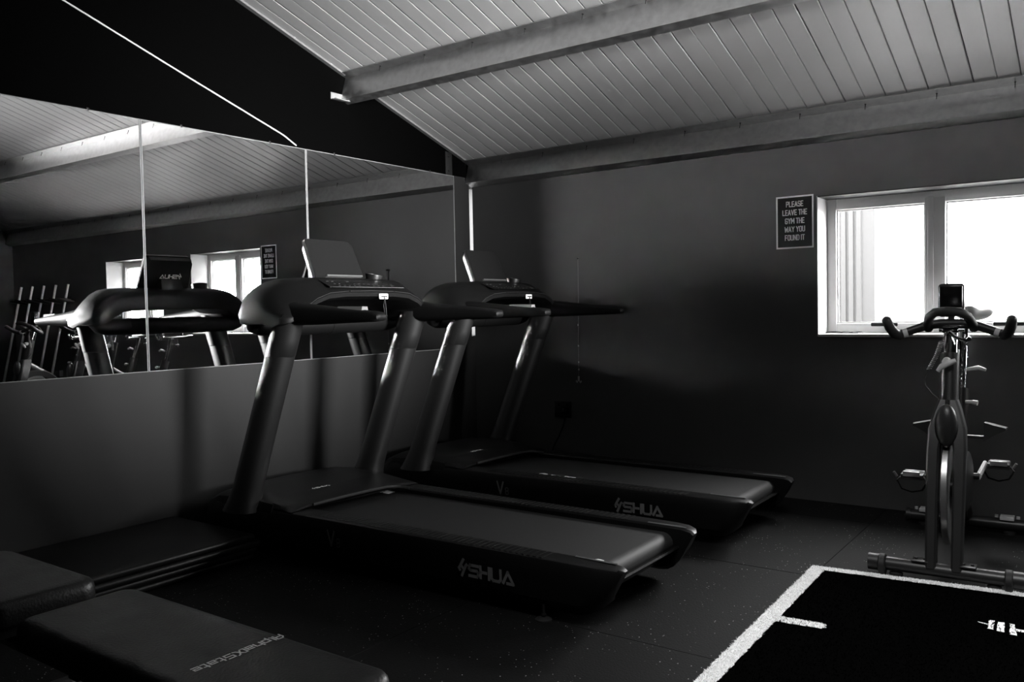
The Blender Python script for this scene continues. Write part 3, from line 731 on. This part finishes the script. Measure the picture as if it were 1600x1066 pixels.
# ------------------------------------------------------------------ spin bikes
def spin_bike():
    root = thing('spin_bike', (0, 0, 0), '', 'bike', 'spin bikes along the window wall')
    def stab(y, hw, wheels):
        b = B(); b.tube([(-hw, y, .046), (hw, y, .046)], .03, 18, b=.028); o = b.build('stabilizer', 'bike_frame', root, ang=40)
        for sx in (-1, 1):
            if wheels:
                b = B(); b.tube([(sx * hw, y, .046), (sx * (hw + .045), y, .046)], .034, 18); b.build('end_cap', 'bike_black', o)
                b = B(); b.rings((sx * (hw - .01), y - .012, .043), (1, 0, 0), [(-.014, .038), (-.01, .043), (.01, .043), (.014, .038)], 22); b.build('transport_wheel', 'rubber', o)
            else:
                b = B(); b.tube([(sx * hw, y, .046), (sx * (hw + .02), y, .046)], .033, 18); b.build('end_cap', 'bike_black', o)
                b = B(); b.box(sx * (hw - .07) - .03, sx * (hw - .07) + .03, y - .034, y + .034, .070, .086, .003); b.cyl((sx * (hw - .07) - .045, y, .076), (sx * (hw - .07) - .045, y, .088), .008); b.cyl((sx * (hw - .07) + .045, y, .076), (sx * (hw - .07) + .045, y, .088), .008); b.build('clamp_plate', 'bike_light', o)
            b = B(); b.rings((sx * (hw - .06), y, 0), (0, 0, 1), [(0, .026), (.012, .026), (.018, .012), (.03, .011)], 14); b.build('levelling_foot', 'rubber', o)
        return o
    f = stab(-.46, .235, True); stab(.46, .245, False)
    b = B()
    for sx in (-1, 1): b = B(); b.box(sx * .085 - .03, sx * .085 + .03, -.49, -.43, .074, .080, .002); [b.cyl((sx * .085 + dx, -.46, .079), (sx * .085 + dx, -.46, .086), .007, n=6) for dx in (-.015, .015)]; b.build('bolt_plate', 'bike_frame', f)
    # fork
    for sx in (-1, 1):
        b = B(); secs = []
        for y, z, xi, xo, dp in ((-.456, .055, .026, .066, .036), (-.44, .14, .026, .067, .036), (-.40, .34, .026, .070, .038), (-.355, .52, .024, .072, .040), (-.33, .60, .014, .068, .042), (-.305, .67, .001, .050, .042), (-.29, .715, .001, .034, .04)):
            c = .008
            pr = [(xi, -dp + c), (xi + c, -dp), (xo - c, -dp), (xo, -dp + c), (xo, dp - c), (xo - c, dp), (xi + c, dp), (xi, dp - c)] if xo - xi > .02 else [(xi, -dp), (xi, -dp), (xo, -dp), (xo, -dp), (xo, dp), (xo, dp), (xi, dp), (xi, dp)]
            secs.append([(sx * x, y + q, z) for x, q in pr])
        b.loft(secs); b.build('fork_leg', 'bike_frame', root, ang=35)
    b = B(); b.ell((0, -.375, .615), (.043, .035, .088), 20, 12); b.build('fork_cover', 'bike_frame', root, ang=60, label='egg shaped cover on the fork crown')
    # flywheel
    b = B(); c = (-.004, -.205, .335)
    b.rings(c, (1, 0, 0), [(-.004, .03), (-.005, .18), (-.013, .19), (-.013, .235), (-.010, .240), (.010, .240), (.013, .235), (.013, .19), (.005, .18), (.004, .03)], 48); fw = b.build('flywheel', 'silver', root, ang=30)
    b = B(); b.cyl((-.05, -.205, .335), (.05, -.205, .335), .016); b.rings((0, -.205, .335), (1, 0, 0), [(-.03, .034), (-.024, .04), (.024, .04), (.03, .034)], 20); b.build('hub', 'bike_black', fw)
    b = B(); secs = []
    for k in range(15):
        a = R(12 + k * 8); rr = .262
        ca, sa = cos(a), sin(a)
        y, z = -.205 + rr * ca, .335 + rr * sa
        secs.append([(-.032, y - ca * .05, z - sa * .05), (-.036, y, z), (-.02, y + ca * .012, z + sa * .012), (.02, y + ca * .012, z + sa * .012), (.036, y, z), (.032, y - ca * .05, z - sa * .05), (.026, y - ca * .05, z - sa * .05), (.028, y - ca * .004, z - sa * .004), (-.028, y - ca * .004, z - sa * .004), (-.026, y - ca * .05, z - sa * .05)])
    b.loft(secs); b.build('flywheel_guard', 'bike_frame', root, ang=40)
    # frame
    def beam(name, pts, w, d, m='bike_frame', par=None):
        b = B(); b.tube(pts, w, 4 * 3, b=d, side=(0, 1, 0)); return b.build(name, m, par or root, ang=40)
    beam('head_tube', [(0, -.285, .69), (0, -.235, .90)], .036, .036)
    beam('main_beam', [(0, -.28, .66), (0, -.12, .56), (0, .08, .36), (0, .20, .22), (0, .45, .085)], .03, .04)
    beam('lower_beam', [(0, .12, .29), (0, .20, .20), (0, .30, .13), (0, .42, .085)], .02, .025)
    st = beam('seat_tube', [(0, .10, .30), (0, .235, .71)], .032, .034)
    b = B(); b.ell((.045, -.03, .33), (.022, .2, .13), 24, 10); b.build('drive_cover', 'bike_black', root, ang=60)
    # bars
    hp = beam('handlebar_post', [(0, -.238, .88), (0, -.205, 1.0)], .028, .026, 'chrome')
    b = B(); b.cyl((-.008, -.262, .872), (-.008, -.30, .868), .017); b.tube([(-.038, -.312, .832), (-.024, -.316, .850), (0, -.315, .865), (.028, -.31, .876)], [.008, .012, .013, .009], 10); b.build('adjust_lever', 'bike_light', hp, label='pale adjusting lever')
    b = B(); b.box(-.03, .03, -.245, -.15, .985, 1.012, .006); b.cyl((-.045, -.2, .998), (.05, -.2, .998), .009); b.tube([(.0, -.25, .99), (.02, -.262, .97), (.06, -.262, .955), (.075, -.255, .965)], .009, 8); b.build('bar_clamp', 'chrome', hp)
    b = B(); b.tube([(-.205, -.235, .978), (-.16, -.225, .992), (-.09, -.205, 1.018), (-.04, -.20, 1.024), (.04, -.20, 1.024), (.09, -.205, 1.018), (.16, -.225, .992), (.205, -.235, .978)], [.017, .0175, .0185, .02, .02, .0185, .0175, .017], 14); hb = b.build('handlebar', 'bike_black', root, ang=50)
    for sx in (-1, 1):
        b = B(); b.tube([(sx * .193, -.232, .976), (sx * .210, -.262, .985), (sx * .221, -.31, 1.012), (sx * .227, -.352, 1.045), (sx * .2275, -.36, 1.052)], [.02, .021, .02, .0185, .01], 14); b.build('bar_horn', 'rubber', hb, ang=50)
        b = B(); b.tube([(sx * .180, -.231, .984), (sx * .163, -.228, .989)], .0195, 14); b.build('band', 'bike_light', hb)
    b = B(); b.tube([(-.085, -.205, 1.004), (-.083, -.245, 1.024), (-.07, -.30, 1.055), (-.045, -.335, 1.074), (0, -.345, 1.078), (.045, -.335, 1.074), (.07, -.30, 1.055), (.083, -.245, 1.024), (.085, -.205, 1.004)], .018, 14); b.build('bar_loop', 'rubber', hb, ang=50)
    b = B(); b.box(-.050, .050, -.205, -.165, 1.052, 1.192, .014, 3); b.box(-.044, .044, -.213, -.2, 1.062, 1.184, .006); mo = b.build('monitor', 'black_gloss', root)
    b = B(); b.box(-.012, .012, -.2, -.17, 1.01, 1.07, .003); b.build('monitor_stem', 'bike_black', mo)
    b = B(); n = 150; q = []
    for k in range(n):
        t = k / (n - 1); c = V((-.028 - .028 * t, -.27, .955)).lerp(V((-.075, -.28, .835)), t); c.x += .012 * sin(pi * t)
        a = k * 2 * pi / 9; q.append((c.x + .0085 * cos(a), c.y + .0085 * sin(a), c.z))
    b.tube(q, .0016, 5); b.build('coil_cable', 'cord_grey', mo)
    b = B(); b.tube([(-.004, -.22, 1.02), (-.012, -.25, .985), (-.026, -.268, .957)], .003, 6); b.build('monitor_cable', 'bike_black', mo); b = B(); b.tube([(-.075, -.28, .835), (-.09, -.28, .80), (-.088, -.285, .77), (-.06, -.30, .735), (-.03, -.32, .715)], .0026, 6); b.build('monitor_cable', 'bike_black', mo)
    # seat
    sp = beam('seat_post', [(0, .225, .67), (0, .30, .905)], .022, .022, 'chrome')
    b = B(); ax = V((0, .30 - .225, .905 - .67)).normalized(); nn = V((0, -ax.z, ax.y))
    for k in range(7):
        p = V((0, .225, .67)) + ax * (.03 + k * .022) + nn * .0205; b.cyl(p, p + nn * .0025, .0068, n=12)
    b.build('post_holes', 'bike_black', sp)
    b = B(); b.cyl((0.02, .19, .655), (.06, .188, .655), .008); b.tube([(.05, .185, .655), (.07, .18, .652)], .011, 10); b.build('post_pin', 'bike_light', sp)
    b = B(); b.tube([(.02, .24, .80), (.07, .235, .81), (.10, .232, .80)], [.008, .010, .007], 10); b.build('post_lever', 'bike_light', sp)
    sl = beam('seat_slider', [(0, .18, .915), (0, .50, .93)], .022, .018, 'chrome')
    b = B(); b.cyl((0, .36, .84), (0, .36, .905), .009); b.rings((0, .36, .83), (0, 0, 1), [(0, .012), (.006, .018), (.022, .018), (.028, .01)], 14); b.build('slider_knob', 'chrome', sl); b = B(); b.cyl((0, .20, .90), (0, .20, .965), .022); b.tube([(0, .17, .90), (0, .155, .94), (0, .17, .975), (0, .21, .985)], .01, 8); b.build('slider_clamp', 'chrome', sl)
    b = B(); b.cyl((0, .40, .93), (0, .40, 1.05), .014); b.build('saddle_pillar', 'steel_dark', sl)
    b = B(); secs = []
    for y, w, zt, zb in ((.225, .018, 1.030, .99), (.235, .034, 1.044, .982), (.32, .040, 1.046, .982), (.38, .055, 1.046, .972), (.44, .078, 1.052, .962), (.49, .085, 1.064, .962), (.52, .075, 1.062, .972), (.535, .045, 1.045, .99)):
        secs.append([(.03 + w * cos(t), y, (zt + zb) / 2 + .05 + (zt - zb) / 2 * sin(t) * (1 if sin(t) > 0 else .8)) for t in [2 * pi * j / 16 for j in range(16)]])
    b.loft(secs); b.build('saddle', 'bike_light', root, ang=60)
    # cranks and pedals
    b = B(); b.cyl((-.09, .03, .345), (.09, .03, .345), .014); cr = b.build('crank_axle', 'steel_dark', root)
    for sx, dy, dz in ((-1, -.165, .012), (1, .16, .03)):
        b = B(); b.tube([(sx * .085, .03, .345), (sx * .1, .03 + dy, .345 + dz)], .011, 10, b=.017); b.build('crank_arm', 'bike_light', cr)
        yc, zc = .03 + dy, .345 + dz; xc = sx * .155
        b = B(); b.box(xc - .045, xc + .045, yc - .05, yc + .05, zc - .012, zc + .012, .004); b.cyl((sx * .09, yc, zc), (sx * .13, yc, zc), .008); pd = b.build('pedal', 'bike_black', root)
        b = B(); b.box(xc - .034, xc + .034, yc - .058, yc - .050, zc + .004, zc + .026, .002); b.build('cage_plate', 'silver', pd); b = B(); b.box(xc - .04, xc + .04, yc + .05, yc + .056, zc - .014, zc + .014, .002); b.build('cage_plate', 'silver', pd)
        b = B(); b.tube([(xc - .044, yc - .02, zc), (xc - .06, yc - .03, zc - .02), (xc - .04, yc - .035, zc - .055), (xc, yc - .035, zc - .066), (xc + .04, yc - .035, zc - .055), (xc + .06, yc - .03, zc - .02), (xc + .044, yc - .02, zc)], .004, 6, b=.014, side=(0, 1, 0)); b.build('toe_strap', 'rubber', pd)
        b = B(); b.tube([(xc + sx * .058, yc - .05, zc + .0), (xc + sx * .07, yc - .055, zc + .02)], .006, 6); b.build('strap_buckle', 'silver', pd)
        # side holder
        b = B(); b.loft([[(sx * .10, .10, .49), (sx * .10, .10, .575), (sx * .105, .14, .575), (sx * .105, .14, .49)], [(sx * .14, .09, .52), (sx * .14, .09, .565), (sx * .145, .15, .565), (sx * .145, .15, .52)], [(sx * .185, .09, .545), (sx * .185, .09, .555), (sx * .19, .14, .555), (sx * .19, .14, .545)]])
        b.build('side_holder', 'rubber', root, ang=30)
    b = B(); b.box(-.105, .105, .10, .125, .50, .515, .004); b.build('holder_bracket', 'bike_black', root)
    return root
k1 = spin_bike(); k1.location = (3.256, 4.155, 0); k1.rotation_euler = (0, 0, R(2.8))
k1['label'] = 'spin bike seen head on in front of the window, at the turf edge'
k2 = copy_tree(k1); k2.location = (4.08, 4.33, 0); k2.rotation_euler = (0, 0, R(2)); k2['label'] = 'second spin bike along the window wall, reflected in the mirror between the treadmill posts'
k3 = copy_tree(k1); k3.location = (5.02, 4.26, 0); k3.rotation_euler = (0, 0, R(-4)); k3['label'] = 'third spin bike, in front of the leaning barbells, seen in the mirror'

# ------------------------------------------------------------------ barbells leaning on the far wall (seen in the mirror)
names = ['rightmost', 'second from the right', 'middle', 'second from the left', 'leftmost']
def barbell():
    root = thing('barbell', (0, 0, 0), '', 'barbell', 'barbells leaning on the window wall')
    top = V((-.05, D - .045 - 4.52, 1.50)); dv = top.normalized()
    b = B(); b.cyl((0, 0, 0.003), top, .0135, n=14); b.build('bar', 'bar_steel', root)
    for at in (1.34,):
        c = dv * at
        b = B(); b.rings(c, dv, [(-.014, .03), (-.014, .088), (-.009, .095), (.009, .095), (.014, .088), (.014, .03)], 28); b.build('weight_plate', 'iron', root)
        b = B(); b.rings(c + dv * .016, dv, [(0, .02), (0, .055), (.012, .055), (.012, .02)], 20); b.build('collar', 'steel_dark', root)
    c = dv * .12
    b = B(); b.rings(c, dv, [(-.014, .03), (-.014, .088), (-.009, .095), (.009, .095), (.014, .088), (.014, .03)], 28); b.build('weight_plate', 'iron', root)
    return root
b0 = barbell()
BX = [6.98, 6.70, 6.42, 6.14, 5.86]
for k in range(5):
    o = b0 if k == 0 else copy_tree(b0)
    o.location = (BX[k], 4.52, 0)
    o['label'] = 'slim steel barbell leaning on the window wall, %s of five from the side wall' % ['first', 'second', 'third', 'fourth', 'last'][k]

# ------------------------------------------------------------------ exercise mats stacked by the mirror wall
rk = random.Random(11)
ML = ['topmost of the stack by the mirror wall', 'second from the top of the stack', 'third from the top of the stack', 'lowest of the stack, on the rubber floor']
for k in range(4):
    z1 = .122 - k * .0305; z0 = z1 - .0298
    dx, dy = (.0, .012, -.004, -.006)[k], (.0, .02, .01, -.004)[k]
    b = B((.33, 1.75, z0)); b.box(.015, .655 + dx, .95, 2.40 + dy, z0, z1, .0125, 4)
    tag(b.build('exercise_mat', 'mat_vinyl', ang=60), 'black folded exercise mat, ' + ML[k], 'mat', 'stacked exercise mats')

# ------------------------------------------------------------------ weight bench in the foreground
BZ = .45
root = thing('weight_bench', (1.95, 1.0, 0), 'black padded flat weight bench with white lettering, standing before the stacked mats', 'bench')
O = root.location
def pad(x0, x1, y0, y1, cr):
    b = B(O)
    def outline(ins):
        pts = []
        for cx, cy, a0 in ((x1 - cr, y1 - cr, 0), (x0 + cr, y1 - cr, 90), (x0 + cr, y0 + cr, 180), (x1 - cr, y0 + cr, 270)):
            for k in range(7):
                a = R(a0 + 15 * k); pts.append((cx + (cr - ins) * cos(a), cy + (cr - ins) * sin(a)))
        return pts
    secs = []
    for ins, z in ((.02, BZ - .07), (.004, BZ - .066), (0, BZ - .055), (0, BZ - .028), (.003, BZ - .015), (.010, BZ - .006), (.022, BZ - .0015), (.035, BZ)):
        secs.append([(x, y, z) for x, y in outline(min(ins, cr - .002) if ins < cr else cr - .002)])
    b.loft(secs); return b.build('pad', 'leather', root, ang=60)
p = pad(1.835, 2.755, .845, 1.135, .045); p['label'] = 'long back pad with white lettering'
pad(1.19, 1.715, .845, 1.125, .05)
b = B(O)
b.text('Alpha@State', (2.425, 1.118, BZ), (0, -1, 0), (1, 0, 0), .021, .17, .27, .93, SQ, .0012)
b.build('lettering', 'decal_white', p, ang=0, recalc=False)
b = B(O)
for q in (p,): pass
b.tube([(1.25, .99, .30), (2.68, .99, .30)], .03, 4, b=.04); b.build('main_beam', 'steel_dark', root, ang=20)
for x in (1.32, 2.58):
    b = B(O); b.box(x - .03, x + .03, .96, 1.02, .03, .30, .004); b.build('leg', 'steel_dark', root)
    b = B(O); b.box(x - .03, x + .03, .70, 1.28, .0, .05, .006); b.build('foot_bar', 'steel_dark', root)
for x in (1.4, 1.6, 2.0, 2.5): b = B(O); b.box(x - .02, x + .02, .90, 1.08, .33, .382, .003); b.build('pad_bracket', 'steel_dark', root)

# ------------------------------------------------------------------ outside
b = B(); b.box(-25, 30, D + .26, 45, -.25, -.1); struct(b.build('ground', 'concrete', ang=0))
root = thing('clad_shed', (.4, 8.0, -.1), 'pale clad shed with vertical ribs outside the left window pane', 'building')
O = root.location
b = B(O); b.box(-2.2, 2.06, 8.0, 10.5, -.1, 4.2); b.build('wall', 'cladding', root, ang=0)
b = B(O); w = .066
for k in range(int(4.2 / w)):
    x = -2.2 + k * w + .006
    if x + w - .02 > 2.06: break
    b.poly([(x, 8.0, 0.02), (x + .008, 7.985, .02), (x + w - .020, 7.985, .02), (x + w - .012, 8.0, .02)], (0, 0, 4.17))
o = b.build('cladding_ribs', 'cladding', root, ang=0)
root = thing('white_outbuilding', (3.4, 15, -.1), 'low white outbuilding far outside the right window pane', 'building')
O = root.location
b = B(O); b.box(1.9, 6.0, 15, 18, -.1, 2.3); b.build('wall', 'render_white', root, ang=0)
b = B(O); b.poly([(1.8, 14.9, 2.3), (1.8, 18.1, 2.3), (1.8, 16.5, 3.0)], (4.3, 0, 0)); b.build('roof', 'render_white', root, ang=0)
